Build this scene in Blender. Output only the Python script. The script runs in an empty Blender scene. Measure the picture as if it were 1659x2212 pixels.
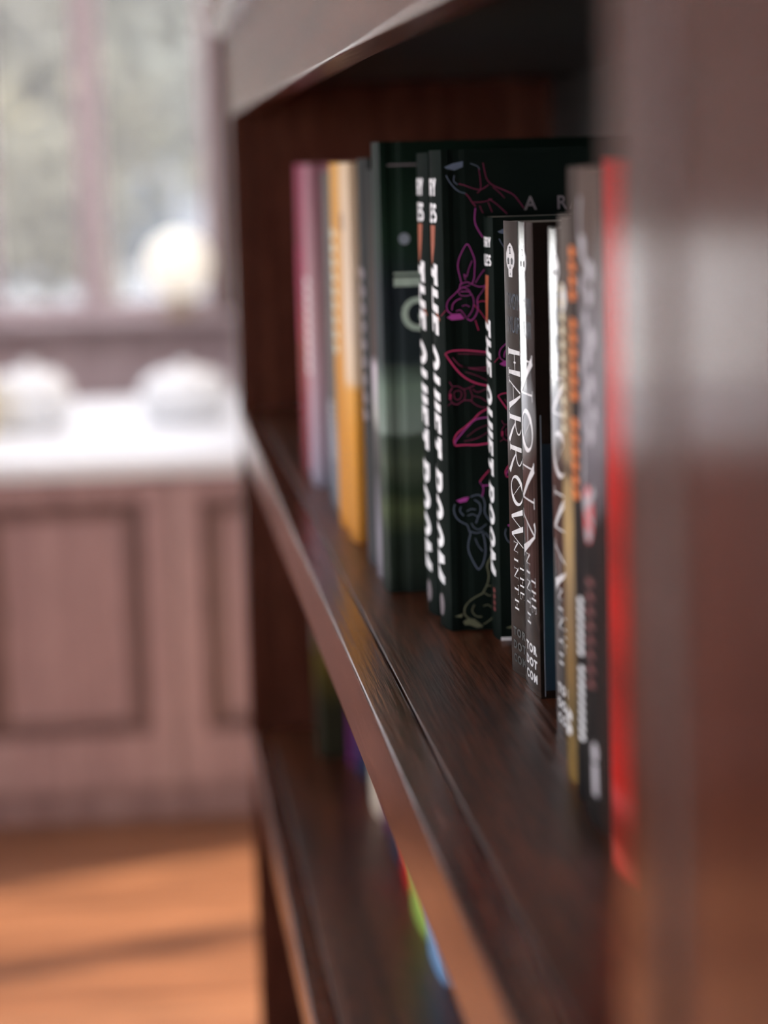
import bpy, bmesh, math, random
from mathutils import Vector, Matrix
random.seed(7)

# ---------------------------------------------------------------- camera, world, exposure
scene = bpy.context.scene
COL = scene.collection
FPX, W, H = 5222.0, 1659, 2212            # focal length in pixels of the 1659 x 2212 frame
def camera_axes(vp=(287, 369), roll=.028):
    yv = Vector((vp[0]-W/2, vp[1]-H/2, FPX)).normalized()
    t = -(roll*yv.x + yv.y)/yv.z
    z = -Vector((roll, 1, t)).normalized()
    return yv.cross(z), yv, z             # world X, Y, Z in camera axes (right, down, forward)
wx, wy, wz = camera_axes()
rot = Matrix(((wx.x, -wx.y, -wx.z), (wy.x, -wy.y, -wy.z), (wz.x, -wz.y, -wz.z)))
cam_data = bpy.data.cameras.new('camera')
cam = bpy.data.objects.new('camera', cam_data)
COL.objects.link(cam)
cam.matrix_world = Matrix.Translation((-.0894, 0, .225)) @ rot.to_4x4()
cam_data.sensor_fit = 'VERTICAL'
cam_data.sensor_height = 36
cam_data.lens = 36*FPX/H
cam_data.clip_start = .01
cam_data.dof.use_dof = True
cam_data.dof.focus_distance = 1.06
cam_data.dof.aperture_fstop = 5.2
scene.camera = cam

SKY = 3.0
world = bpy.data.worlds.new('sky')
scene.world = world
world.use_nodes = True
bg = world.node_tree.nodes['Background']
bg.inputs['Color'].default_value = (.90, .90, 1.0, 1)
bg.inputs['Strength'].default_value = SKY

vs = scene.view_settings
vs.view_transform = 'Standard'
vs.look = 'None'
vs.gamma = 1
vs.exposure = 1.0
vs.use_curve_mapping = False
scene.cycles.max_bounces = 7

def portal(x0, x1, y0, y1, z0, z1, axis):
    """daylight portal filling a window opening; axis: direction the light travels"""
    l = bpy.data.lights.new('window_daylight', 'AREA')
    l.shape = 'RECTANGLE'
    o = bpy.data.objects.new('window_daylight', l)
    COL.objects.link(o)
    o.location = ((x0+x1)/2, (y0+y1)/2, (z0+z1)/2)
    if axis == '-Y':
        l.size, l.size_y = x1-x0, z1-z0
        o.rotation_euler = (-math.pi/2, 0, 0)
    elif axis == '-Z':
        l.size, l.size_y = x1-x0, y1-y0
    else:
        l.size, l.size_y = z1-z0, y1-y0
        o.rotation_euler = (0, -math.pi/2, 0)
    l.cycles.is_portal = True
    return o

sun_data = bpy.data.lights.new('sun', 'SUN')
sun_data.energy = 7.0
sun_data.color = (1.0, .88, .72)
sun_data.angle = .01
sun = bpy.data.objects.new('sun', sun_data)
COL.objects.link(sun)
SUN_DIR = Vector((math.cos(.35)*math.cos(.65), math.sin(.35)*math.cos(.65), -math.sin(.65)))
sun.rotation_euler = SUN_DIR.to_track_quat('-Z', 'Y').to_euler()

# room measures
FLOOR_Z, CEIL_Z = -1.404, 1.45
X_LEFT, X_RIGHT, Y_REAR, Y_BACK = -2.1, .34, -4.2, 8.6
BACK_WIN = (-.86, .20, -.28, 1.35)                     # x0 x1 z0 z1
LEFT_WINS = [(-3.7, 1.7, -.75, .95), (2.9, 4.9, -.75, 1.3)]   # y0 y1 z0 z1
BACK_DOOR = (-1.95, -.95, FLOOR_Z+.05, 1.35)             # glazed door beside it
ADDED_SKYLIGHT = (-1.4, .05, 6.0, 7.2)                         # x0 x1 y0 y1; unseen opening added to brighten the counter
portal(BACK_DOOR[0], BACK_DOOR[1], Y_BACK+.02, Y_BACK+.02, BACK_DOOR[2], BACK_DOOR[3], '-Y')
portal(ADDED_SKYLIGHT[0], ADDED_SKYLIGHT[1], ADDED_SKYLIGHT[2], ADDED_SKYLIGHT[3], CEIL_Z+.03, CEIL_Z+.03, '-Z')
portal(BACK_WIN[0], BACK_WIN[1], Y_BACK+.02, Y_BACK+.02, BACK_WIN[2], BACK_WIN[3], '-Y')
for y0, y1, z0, z1 in LEFT_WINS:
    portal(X_LEFT-.02, X_LEFT-.02, y0, y1, z0, z1, 'X')

# ---------------------------------------------------------------- helpers
def link(o, parent=None):
    COL.objects.link(o)
    if parent: o.parent = parent
    return o
def empty(name, loc, label=None, cat=None, group=None):
    o = bpy.data.objects.new(name, None)
    o.empty_display_size = .02
    o.location = loc
    link(o)
    return tag(o, label, cat, group)
def tag(o, label=None, cat=None, group=None, kind=None):
    if label: o['label'] = label
    if cat: o['category'] = cat
    if group: o['group'] = group
    if kind: o['kind'] = kind
    return o
def mesh(name, verts, faces, m, parent=None, loc=None, smooth=False):
    me = bpy.data.meshes.new(name)
    me.from_pydata([tuple(v) for v in verts], [], faces)
    me.materials.append(m)
    if smooth: me.shade_smooth()
    me.update()
    o = bpy.data.objects.new(name, me)
    if loc: o.location = loc
    return link(o, parent)
def bm_obj(name, bm, m, parent=None, loc=None, smooth=False):
    me = bpy.data.meshes.new(name)
    bm.normal_update()
    bm.to_mesh(me); bm.free()
    me.materials.append(m)
    if smooth: me.shade_smooth()
    o = bpy.data.objects.new(name, me)
    if loc: o.location = loc
    return link(o, parent)
def add_box(bm, x0, x1, y0, y1, z0, z1, bev=0, seg=2):
    vs_ = bmesh.ops.create_cube(bm, size=1)['verts']
    for v in vs_:
        v.co = Vector(((x0+x1)/2 + v.co.x*(x1-x0), (y0+y1)/2 + v.co.y*(y1-y0), (z0+z1)/2 + v.co.z*(z1-z0)))
    if bev:
        es = list({e for v in vs_ for e in v.link_edges})
        bmesh.ops.bevel(bm, geom=es, offset=bev, segments=seg, affect='EDGES', profile=.5)
def box(name, x0, x1, y0, y1, z0, z1, m, parent=None, bev=0, seg=2):
    """box given in the parent's local coordinates"""
    bm = bmesh.new()
    add_box(bm, x0, x1, y0, y1, z0, z1, bev, seg)
    return bm_obj(name, bm, m, parent)
def lathe(name, prof, m, parent=None, loc=None, n=32):
    v, f = [], []
    for i in range(n):
        a = 2*math.pi*i/n
        v += [(r*math.cos(a), r*math.sin(a), z) for r, z in prof]
    k = len(prof)
    for i in range(n):
        j = (i+1) % n
        for q in range(k-1):
            f.append((i*k+q, j*k+q, j*k+q+1, i*k+q+1))
    return mesh(name, v, f, m, parent, loc, True)

# ---------------------------------------------------------------- materials
def mat(name, col, rough=.5, spec=.5, coat=0, coat_rough=.1, metal=0):
    m = bpy.data.materials.new(name)
    m.use_nodes = True
    b = m.node_tree.nodes['Principled BSDF']
    b.inputs['Base Color'].default_value = (*col, 1)
    b.inputs['Roughness'].default_value = rough
    b.inputs['Specular IOR Level'].default_value = spec
    b.inputs['Coat Weight'].default_value = coat
    b.inputs['Coat Roughness'].default_value = coat_rough
    b.inputs['Metallic'].default_value = metal
    return m
def nodes(m): return m.node_tree.nodes, m.node_tree.links, m.node_tree.nodes['Principled BSDF']
def noise_ramp(m, scale, stops, detail=4, vec_scale=(1, 1, 1), distortion=0, to='Base Color'):
    n, l, b = nodes(m)
    tc = n.new('ShaderNodeTexCoord'); mp = n.new('ShaderNodeMapping')
    mp.inputs['Scale'].default_value = vec_scale
    nz = n.new('ShaderNodeTexNoise')
    nz.inputs['Scale'].default_value = scale
    nz.inputs['Detail'].default_value = detail
    nz.inputs['Distortion'].default_value = distortion
    rp = n.new('ShaderNodeValToRGB')
    el = rp.color_ramp.elements
    while len(el) < len(stops): el.new(.5)
    for e, (p, c) in zip(el, stops):
        e.position = p; e.color = (*c, 1)
    l.new(tc.outputs['Object'], mp.inputs['Vector']); l.new(mp.outputs['Vector'], nz.inputs['Vector'])
    l.new(nz.outputs['Fac'], rp.inputs['Fac']); l.new(rp.outputs['Color'], b.inputs[to])
    return nz, rp, mp
def add_bump(m, scale, strength, dist, vec_scale=(1, 1, 1), detail=5):
    n, l, b = nodes(m)
    tc = n.new('ShaderNodeTexCoord'); mp = n.new('ShaderNodeMapping')
    mp.inputs['Scale'].default_value = vec_scale
    nz = n.new('ShaderNodeTexNoise')
    nz.inputs['Scale'].default_value = scale; nz.inputs['Detail'].default_value = detail
    bp = n.new('ShaderNodeBump')
    bp.inputs['Strength'].default_value = strength; bp.inputs['Distance'].default_value = dist
    l.new(tc.outputs['Object'], mp.inputs['Vector']); l.new(mp.outputs['Vector'], nz.inputs['Vector'])
    l.new(nz.outputs['Fac'], bp.inputs['Height']); l.new(bp.outputs['Normal'], b.inputs['Normal'])
    return m
def wood(name, c0, c1, c2, grain='Y', rough=.3, spec=.5, size=1.0, bump=.35, pores=.45):
    m = mat(name, c1, rough, spec)
    k = {'Y': (1, .035, 1), 'Z': (1, 1, .035), 'X': (.035, 1, 1)}[grain]
    noise_ramp(m, 70/size, [(.30, c0), (.50, c1), (.72, c2)], 6, k, .6)
    add_bump(m, 420/size, bump, .0006, k, 4)
    # dark open pores over the figure
    n, l, b = nodes(m)
    src = b.inputs['Base Color'].links[0].from_socket
    tc = n.new('ShaderNodeTexCoord'); mp = n.new('ShaderNodeMapping'); mp.inputs['Scale'].default_value = k
    nz = n.new('ShaderNodeTexNoise'); nz.inputs['Scale'].default_value = 900/size; nz.inputs['Detail'].default_value = 2
    mr = n.new('ShaderNodeMapRange'); mr.inputs['From Min'].default_value = .38; mr.inputs['From Max'].default_value = .60
    mr.inputs['To Min'].default_value = pores; mr.inputs['To Max'].default_value = 1.12
    mx = n.new('ShaderNodeVectorMath'); mx.operation = 'SCALE'
    l.new(tc.outputs['Object'], mp.inputs['Vector']); l.new(mp.outputs['Vector'], nz.inputs['Vector']); l.new(nz.outputs['Fac'], mr.inputs['Value'])
    l.new(src, mx.inputs[0]); l.new(mr.outputs[0], mx.inputs['Scale']); l.new(mx.outputs[0], b.inputs['Base Color'])
    return m
def bands(name, stops, rough=.5, spec=.1, wob=.02, nscale=30, axis=2):
    """printed cover: colour bands up the book (object z in metres) broken by noise"""
    m = mat(name, (.1, .1, .1), rough, spec)
    n, l, b = nodes(m)
    tc = n.new('ShaderNodeTexCoord'); sp = n.new('ShaderNodeSeparateXYZ'); nz = n.new('ShaderNodeTexNoise')
    nz.inputs['Scale'].default_value = nscale; nz.inputs['Detail'].default_value = 4
    ma = n.new('ShaderNodeMath'); ma.operation = 'MULTIPLY_ADD'
    ma.inputs[1].default_value = wob; 
    sc_ = n.new('ShaderNodeMath'); sc_.operation = 'MULTIPLY'; sc_.inputs[1].default_value = 4.0
    rp = n.new('ShaderNodeValToRGB'); el = rp.color_ramp.elements
    while len(el) < len(stops): el.new(.5)
    for e, (p, c) in zip(el, stops):
        e.position = p*4; e.color = (*c, 1)
    l.new(tc.outputs['Object'], sp.inputs[0]); l.new(tc.outputs['Object'], nz.inputs['Vector'])
    l.new(nz.outputs['Fac'], ma.inputs[0]); l.new(sp.outputs[axis], ma.inputs[2])
    l.new(ma.outputs[0], sc_.inputs[0]); l.new(sc_.outputs[0], rp.inputs['Fac']); l.new(rp.outputs['Color'], b.inputs['Base Color'])
    return m
def glass_mat(name, veil):
    m = bpy.data.materials.new(name); m.use_nodes = True
    n, l = m.node_tree.nodes, m.node_tree.links
    n.clear()
    o = n.new('ShaderNodeOutputMaterial'); mx = n.new('ShaderNodeMixShader'); m2 = n.new('ShaderNodeMixShader')
    t = n.new('ShaderNodeBsdfTransparent'); g = n.new('ShaderNodeBsdfGlossy'); d = n.new('ShaderNodeBsdfTranslucent')
    nz = n.new('ShaderNodeTexNoise'); nz.inputs['Scale'].default_value = 4
    mr = n.new('ShaderNodeMapRange'); mr.inputs['To Min'].default_value = veil*.6; mr.inputs['To Max'].default_value = veil*1.4
    g.inputs['Roughness'].default_value = .02
    t.inputs['Color'].default_value = (.96, .98, .97, 1)
    d.inputs['Color'].default_value = (.9, .9, .9, 1)
    mx.inputs[0].default_value = .06
    l.new(nz.outputs['Fac'], mr.inputs['Value']); l.new(mr.outputs[0], m2.inputs[0])
    l.new(t.outputs[0], m2.inputs[1]); l.new(d.outputs[0], m2.inputs[2])
    l.new(m2.outputs[0], mx.inputs[1]); l.new(g.outputs[0], mx.inputs[2]); l.new(mx.outputs[0], o.inputs['Surface'])
    return m

WALNUT_Y = wood('walnut_along', (.052, .0155, .008), (.105, .033, .018), (.158, .053, .030), 'Y', .19, .30)
WALNUT_SHELF = wood('walnut_shelf', (.024, .008, .004), (.088, .028, .013), (.17, .056, .027), 'Y', .34, .28, bump=.7)
WALNUT_Z = wood('walnut_upright', (.036, .0105, .0066), (.072, .021, .013), (.11, .035, .022), 'Z', .15, .22)
WALNUT_SHADED = wood('walnut_shaded', (.004, .003, .002), (.008, .005, .004), (.012, .007, .005), 'Z', .6, bump=.2)  # walnut taken near black: shade inside the bay put into the colour
COUNTER_WOOD = wood('counter_wood', (.26, .145, .142), (.35, .205, .20), (.42, .26, .25), 'Z', .42, size=3, bump=.15, pores=.8)
WINDOW_WOOD = wood('window_wood', (.42, .33, .35), (.49, .40, .42), (.55, .46, .48), 'Z', .4, size=3, bump=.1, pores=.85)
FLOOR_WOOD = wood('floor_wood', (.18, .066, .030), (.27, .106, .050), (.39, .17, .085), 'X', .38, size=9, bump=.1)
PLASTER = mat('plaster', (.62, .57, .52), .8)
add_bump(PLASTER, 60, .1, .002)
CEILING_PAINT = mat('ceiling_paint', (.75, .73, .70), .9)
add_bump(CEILING_PAINT, 80, .1, .001)
GLASS = glass_mat('clear_glass', .01)
VEILED = glass_mat('veiled_glass', .03)  # milky translucent share puts window glare into the far panes

# ---------------------------------------------------------------- the room
def wbox(name, x0, x1, y0, y1, z0, z1, m, parent=None, bev=0, seg=2):
    """box given in world coordinates, whatever its parent's location (parents are not rotated)"""
    p = Vector((0, 0, 0))
    q = parent
    while q: p += q.location; q = q.parent
    return box(name, x0-p.x, x1-p.x, y0-p.y, y1-p.y, z0-p.z, z1-p.z, m, parent, bev, seg)
def struct(o, label):
    o['kind'] = 'structure'; o['label'] = label
    return o
struct(wbox('floor', X_LEFT-.1, X_RIGHT+.1, Y_REAR-.1, Y_BACK+.1, FLOOR_Z-.05, FLOOR_Z, FLOOR_WOOD), 'polished orange-brown wooden floor')
bm = bmesh.new()
sx0, sx1, sy0, sy1 = ADDED_SKYLIGHT
add_box(bm, X_LEFT-.1, X_RIGHT+.1, Y_REAR-.1, sy0, CEIL_Z, CEIL_Z+.05); add_box(bm, X_LEFT-.1, X_RIGHT+.1, sy1, Y_BACK+.1, CEIL_Z, CEIL_Z+.05)
add_box(bm, X_LEFT-.1, sx0, sy0, sy1, CEIL_Z, CEIL_Z+.05); add_box(bm, sx1, X_RIGHT+.1, sy0, sy1, CEIL_Z, CEIL_Z+.05)
struct(bm_obj('ceiling', bm, CEILING_PAINT), 'pale painted ceiling with an added rooflight')
struct(wbox('wall_right', X_RIGHT, X_RIGHT+.1, Y_REAR, Y_BACK, FLOOR_Z, CEIL_Z, PLASTER), 'plain wall behind the bookcase')
struct(wbox('wall_front', X_LEFT, X_RIGHT, Y_REAR-.1, Y_REAR, FLOOR_Z, CEIL_Z, PLASTER), 'pale wall behind the viewer')
# back wall: wooden dado below the sill, plaster above, one wide window opening
bm = bmesh.new()
x0, x1, z0, z1 = BACK_WIN
d0, d1, e0, e1 = BACK_DOOR
add_box(bm, X_LEFT, d0, Y_BACK, Y_BACK+.1, FLOOR_Z, CEIL_Z)
add_box(bm, d1, x0, Y_BACK, Y_BACK+.1, FLOOR_Z, CEIL_Z)
add_box(bm, d0, d1, Y_BACK, Y_BACK+.1, e1, CEIL_Z)
add_box(bm, d0, d1, Y_BACK, Y_BACK+.1, FLOOR_Z, e0)
add_box(bm, x1, X_RIGHT, Y_BACK, Y_BACK+.1, FLOOR_Z, CEIL_Z)
add_box(bm, x0, x1, Y_BACK, Y_BACK+.1, z1, CEIL_Z)
DARK_WALL = mat('dark_brown_wall', (.09, .045, .038), .6); add_bump(DARK_WALL, 60, .1, .002)
wb = struct(bm_obj('wall_back', bm, DARK_WALL), 'dark brown wall around the far window')
wbox('dado_panel', x0-.05, x1+.1, Y_BACK-.002, Y_BACK+.1, FLOOR_Z, z0, WINDOW_WOOD, wb)
def window(name, label, plane, a0, a1, z0, z1, nm, wall, parent_z=None):
    """framed window in a wall; plane 'Y' (runs along x at y=wall) or 'X' (runs along y at x=wall)"""
    w = empty(name, ((a0+a1)/2, wall, z0) if plane == 'Y' else (wall, (a0+a1)/2, z0))
    struct(w, label)
    def b(nm_, p0, p1, q0, q1, d0, d1, m, bev=.004):
        if plane == 'Y': return wbox(nm_, p0, p1, wall+d0, wall+d1, q0, q1, m, w, bev)
        return wbox(nm_, wall-d1, wall-d0, p0, p1, q0, q1, m, w, bev)
    f = .05
    b('window_frame', a0, a1, z0, z0+f, .0, .08, WINDOW_WOOD); b('window_frame', a0, a1, z1-f, z1, .0, .08, WINDOW_WOOD)
    b('window_frame', a0, a0+f, z0+f, z1-f, .0, .08, WINDOW_WOOD); b('window_frame', a1-f, a1, z0+f, z1-f, .0, .08, WINDOW_WOOD)
    if z0 > -1: b('window_sill', a0-.05, a1+.05, z0-.03, z0, -.12, .0, WINDOW_WOOD, .006)
    xs = ([a1-.44, a1-.82] if a1 > 0 else []) if plane == 'Y' else [a0+(a1-a0)*i/nm for i in range(1, nm)]
    for x in xs: b('mullion', x-.05, x+.05, z0+f, z1-f, .01, .07, WINDOW_WOOD)
    edges = sorted([a0+f] + [e for x in xs for e in (x-.05, x+.05)] + [a1-f])
    for i in range(0, len(edges), 2): b('pane', edges[i], edges[i+1], z0+f, z1-f, .035, .041, VEILED if name == 'window_1' else GLASS, 0)
window('window_1', 'wide far window with brown wooden mullions and bright view outside', 'Y', *BACK_WIN, 4, Y_BACK)
window('door_1', 'glazed garden door beside the far window', 'Y', *BACK_DOOR, 4, Y_BACK)
bm = bmesh.new()
cuts = sorted([Y_REAR, Y_BACK] + [c for w in LEFT_WINS for c in w[:2]])
for i in range(0, len(cuts), 2): add_box(bm, X_LEFT-.1, X_LEFT, cuts[i], cuts[i+1], FLOOR_Z, CEIL_Z)
for y0, y1, z0, z1 in LEFT_WINS:
    add_box(bm, X_LEFT-.1, X_LEFT, y0, y1, FLOOR_Z, z0); add_box(bm, X_LEFT-.1, X_LEFT, y0, y1, z1, CEIL_Z)
DARK_PANEL = mat('brown_wallpaint', (.07, .04, .035), .7); add_bump(DARK_PANEL, 60, .1, .002)
struct(bm_obj('wall_left', bm, DARK_PANEL), 'brown painted wall with side windows')
for i, (y0, y1, z0, z1) in enumerate(LEFT_WINS):
    window('window_%d' % (i+2), 'side window facing the bookcase', 'X', y0, y1, z0, z1, 4 if i == 0 else 3, X_LEFT)

# ---------------------------------------------------------------- outdoors beyond the far window
PAVING = mat('paving', (.6, .6, .6), .8); noise_ramp(PAVING, 2, [(.3, (.52, .52, .52)), (.7, (.70, .70, .70))], 4)
struct(wbox('ground', -40, 40, Y_BACK+.12, 90, -1.62, -1.55, PAVING), 'pale paving outside the far window')
struct(wbox('ground', -40, X_LEFT-.12, -30, Y_BACK+.12, -1.62, -1.55, PAVING), 'pale paving outside the side windows')
RENDER_ = mat('house_render', (.50, .52, .56), .8); noise_ramp(RENDER_, 3, [(.3, (.15, .16, .18)), (.7, (.20, .21, .235))], 3)
ROOF_T = mat('roof_slate', (.12, .11, .12), .6); noise_ramp(ROOF_T, 6, [(.3, (.09, .08, .09)), (.7, (.15, .14, .15))], 3)
DARKGLASS = mat('dark_glass', (.03, .04, .05), .08)
TRIMW = mat('grey_trim', (.22, .22, .23), .5); add_bump(TRIMW, 40, .05, .001)
h = empty('house', (.9, 25, -1.55), 'pale rendered low house beyond the trees', 'house')
wbox('house_wall', -2.2, 4.0, 23, 27, -1.55, .55, RENDER_, h)
v = [(-2.5, 22.7, .55), (4.3, 22.7, .55), (4.3, 27.3, .55), (-2.5, 27.3, .55), (-2.5, 25, 1.7), (4.3, 25, 1.7)]
v = [Vector(p)-h.location for p in v]
mesh('roof', v, [(0, 1, 5, 4), (2, 3, 4, 5), (0, 4, 3), (1, 2, 5), (0, 3, 2, 1)], ROOF_T, h)
for x in (-1.7, -.45, 1.9):
    f = wbox('house_window', x, x+.8, 22.94, 23.02, -.75, .2, TRIMW, h)
    g = box('window_pane', x+.07-h.location.x, x+.73-h.location.x, 22.92-h.location.y, 22.95-h.location.y, -.68-h.location.z, .13-h.location.z, DARKGLASS, f)
BARK = mat('bark', (.09, .07, .05), .9); add_bump(BARK, 30, .6, .01)
def leaf_mat(name, a, b):
    m = mat(name, a, .6); noise_ramp(m, 1.6, [(.35, a), (.65, b)], 3)
    return m
LEAF_A = leaf_mat('leaf_olive', (.05, .044, .022), (.10, .088, .05))
LEAF_B = leaf_mat('leaf_grey_green', (.065, .068, .045), (.13, .13, .10))
def tree(label, x, y, trunk_h, rx, rz, n, lm, ls=.085):
    t = empty('garden_tree', (x, y, -1.55), label, 'tree', 'trees outside the far window')
    v, f = [], []
    N = 9
    segs = [(0, .13), (.4, .09), (trunk_h*.6, .075), (trunk_h, .06), (trunk_h+rz, .02)]
    for i, (z, r) in enumerate(segs):
        for k in range(N):
            a = 2*math.pi*k/N
            v.append((r*math.cos(a)+.05*math.sin(z*1.7), r*math.sin(a)+.05*math.cos(z*1.3), z))
    for i in range(len(segs)-1):
        for k in range(N): f.append((i*N+k, i*N+(k+1) % N, (i+1)*N+(k+1) % N, (i+1)*N+k))
    mesh('trunk', v, f, BARK, t, smooth=True)
    v, f = [], []
    blobs = [Vector((random.gauss(0, .5)*rx, random.gauss(0, .5)*rx, trunk_h+rz*random.uniform(-.1, 1.1))) for _ in range(16)]
    for i in range(n):
        c = random.choice(blobs) + Vector([random.gauss(0, .26)*rx for _ in range(3)])
        a = Vector([random.gauss(0, 1) for _ in range(3)]).normalized(); b = a.orthogonal().normalized()
        s = ls*random.uniform(.6, 1.2)
        k = len(v)
        v += [c-a*s, c+b*s*.45, c+a*s, c-b*s*.45]
        f.append((k, k+1, k+2, k+3))
    tag(mesh('foliage', v, f, lm, t), kind='stuff')
tree('olive leafy tree outside, seen in the left pane of the far window', -1.0, 14.2, 1.5, .75, 1.9, 8000, LEAF_A)
tree('grey-green leafy tree outside, seen in the right pane of the far window', .45, 16.0, 1.9, .85, 1.8, 5500, LEAF_B)
tree('tall tree outside behind the window mullion', -.35, 19.5, 2.2, 1.0, 2.2, 5500, LEAF_B)

def planter(label, x, y, w, ph, m, dome):
    p = empty('garden_planter', (x, y, -1.55), label, 'planter', 'planters outside the far window')
    box('plinth', -w*.62, w*.62, -w*.62, w*.62, 0, ph, PAVING, p, .01)
    pr = [(.001, 0), (w*.8, 0), (w, w*.35), (w, w*1.0), (w*.9, w*1.35)] + ([(w*.6, w*1.6), (.001, w*1.7)] if dome else [(w*.85, w*1.3), (.001, w*1.2)])
    o = lathe('pot', pr, m, p, (0, 0, ph))
planter('pale blue rounded pot on a stone plinth outside the far window', -.70, 13.2, .17, .72, mat('blue_glaze', (.30, .40, .56), .3), True)
planter('white pot on a stone plinth outside, at the left edge of the far window', -1.05, 13.0, .17, .74, mat('white_pot', (.72, .74, .76), .3), False)
HEDGE = leaf_mat('hedge_leaf', (.012, .011, .007), (.030, .026, .017))
hd = empty('hedge', (-3, 58, -1.55), 'tall belt of dark trees far behind the low house outside', 'hedge')
box('hedge_body', -26, 23, -.6, .6, 0, 11.5, HEDGE, hd)
v, f = [], []
for i in range(9000):
    c = Vector((random.uniform(-26, 23), -.6-abs(random.gauss(0, .4)), random.uniform(0, 12.2)))
    a = Vector([random.gauss(0, 1) for _ in range(3)]).normalized(); q = a.orthogonal().normalized(); s_ = random.uniform(.25, .6); k = len(v)
    v += [c-a*s_, c+q*s_*.45, c+a*s_, c-q*s_*.45]; f.append((k, k+1, k+2, k+3))
tag(mesh('foliage', v, f, HEDGE, hd), kind='stuff')

# ---------------------------------------------------------------- white-topped counter in the background
MARBLE = mat('white_top', (.80, .81, .83), .4, .3); noise_ramp(MARBLE, 5, [(.3, (.76, .77, .80)), (.7, (.84, .85, .87))], 4)
cx0, cx1, cy0, cy1, cz = -2.0, .30, 6.0, 7.55, -.478
ct = empty('display_counter', ((cx0+cx1)/2, (cy0+cy1)/2, FLOOR_Z), 'panelled brown wooden counter with a thick white top in front of the window', 'counter')
wbox('counter_top', cx0-.03, cx1+.02, cy0-.03, cy1+.03, cz-.045, cz, MARBLE, ct, .006)
wbox('plinth', cx0+.04, cx1-.04, cy0+.03, cy1-.03, FLOOR_Z, FLOOR_Z+.075, COUNTER_WOOD, ct)
wbox('carcass', cx0+.012, cx1-.012, cy0+.022, cy1-.022, FLOOR_Z+.075, cz-.045, COUNTER_WOOD, ct)
zs0, zs1 = FLOOR_Z+.075, cz-.045
MOULD_SHADED = wood('moulding_shaded', (.10, .048, .042), (.14, .07, .06), (.18, .095, .08), 'Z', .42, size=3, bump=.15, pores=.8)  # counter wood darkened: the moulding's shadow is put into its colour
def door_panel(x0, x1):
    d = wbox('door', x0, x1, cy0+.010, cy0+.022, zs0+.01, zs1-.01, COUNTER_WOOD, ct)
    s, f0 = .066, cy0-.024
    wbox('door_stile', x0, x0+s, f0, cy0+.010, zs0+.01, zs1-.01, COUNTER_WOOD, d, .004)
    wbox('door_stile', x1-s, x1, f0, cy0+.010, zs0+.01, zs1-.01, COUNTER_WOOD, d, .004)
    wbox('door_rail', x0+s, x1-s, f0, cy0+.010, zs1-.062, zs1-.01, COUNTER_WOOD, d, .004)
    wbox('door_rail', x0+s, x1-s, f0, cy0+.010, zs0+.01, zs0+.15, COUNTER_WOOD, d, .004)
    # moulding round the sunk panel
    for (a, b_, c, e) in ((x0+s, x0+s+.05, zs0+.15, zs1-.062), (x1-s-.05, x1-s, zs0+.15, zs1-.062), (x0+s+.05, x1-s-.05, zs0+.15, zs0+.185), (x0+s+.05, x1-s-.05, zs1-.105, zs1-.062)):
        wbox('moulding', a, b_, cy0-.008, cy0+.010, c, e, MOULD_SHADED, d, .008)
edges = [cx1-.005, -.03, -.58, -1.13, -1.65, cx0+.005]
for a, b_ in zip(edges[1:], edges[:-1]): door_panel(a+.004, b_-.004)

WHITE_GLAZE = mat('white_glaze', (.82, .83, .84), .18); add_bump(WHITE_GLAZE, 20, .05, .002)
CREAM_GLAZE = mat('cream_glaze', (.85, .82, .72), .3); add_bump(CREAM_GLAZE, 20, .05, .002)
BLUE_GLAZE = mat('blue_glaze', (.42, .50, .62), .3); add_bump(BLUE_GLAZE, 20, .05, .002)
YELLOW_P = mat('yellow_card', (.85, .68, .38), .5); add_bump(YELLOW_P, 20, .05, .002)
def jar(label, x, y, r, hh, m=WHITE_GLAZE):
    o = empty('lidded_jar', (x, y, cz), label, 'jar', 'round white jars on the counter')
    lathe('jar_body', [(.001, 0), (r*.7, 0), (r*.95, hh*.2), (r, hh*.45), (r*.93, hh*.62)], m, o)
    lathe('lid', [(r*.95, hh*.62), (r*.88, hh*.78), (r*.6, hh*.93), (r*.16, hh*.97), (r*.16, hh*1.08), (.001, hh*1.1)], m, o)
jar('squat round white lidded jar on the counter, left one', -.40, 6.75, .12, .17)
jar('squat round white lidded jar on the counter nearest the bookcase', .03, 6.85, .13, .15)
o = box('card_box', -.07, .07, -.05, .05, 0, .19, YELLOW_P, None, .004); o.location = (-.57, 6.6, cz)
tag(o, 'pale yellow upright box on the counter at the left edge', 'box')
# things on the window ledge
lz = BACK_WIN[2]
g = empty('globe_lamp', (.055, Y_BACK-.065, lz), 'round glowing cream-white globe lamp on the far window ledge', 'lamp')
prof = [(.001, .29)] + [(.115*math.sin(a), .175-.115*math.cos(a)) for a in [math.pi*(1-i/18) for i in range(1, 18)]] + [(.03, .063)]
GLOW = mat('lit_globe', (.85, .80, .70), .4)
GLOW.node_tree.nodes['Principled BSDF'].inputs['Emission Color'].default_value = (1, .93, .80, 1)
GLOW.node_tree.nodes['Principled BSDF'].inputs['Emission Strength'].default_value = .30
lathe('globe', prof, GLOW, g)
lathe('lamp_base', [(.001, 0), (.055, 0), (.055, .012), (.03, .03), (.03, .066), (.001, .066)], mat('brass_base', (.35, .25, .14), .35), g)
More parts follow.
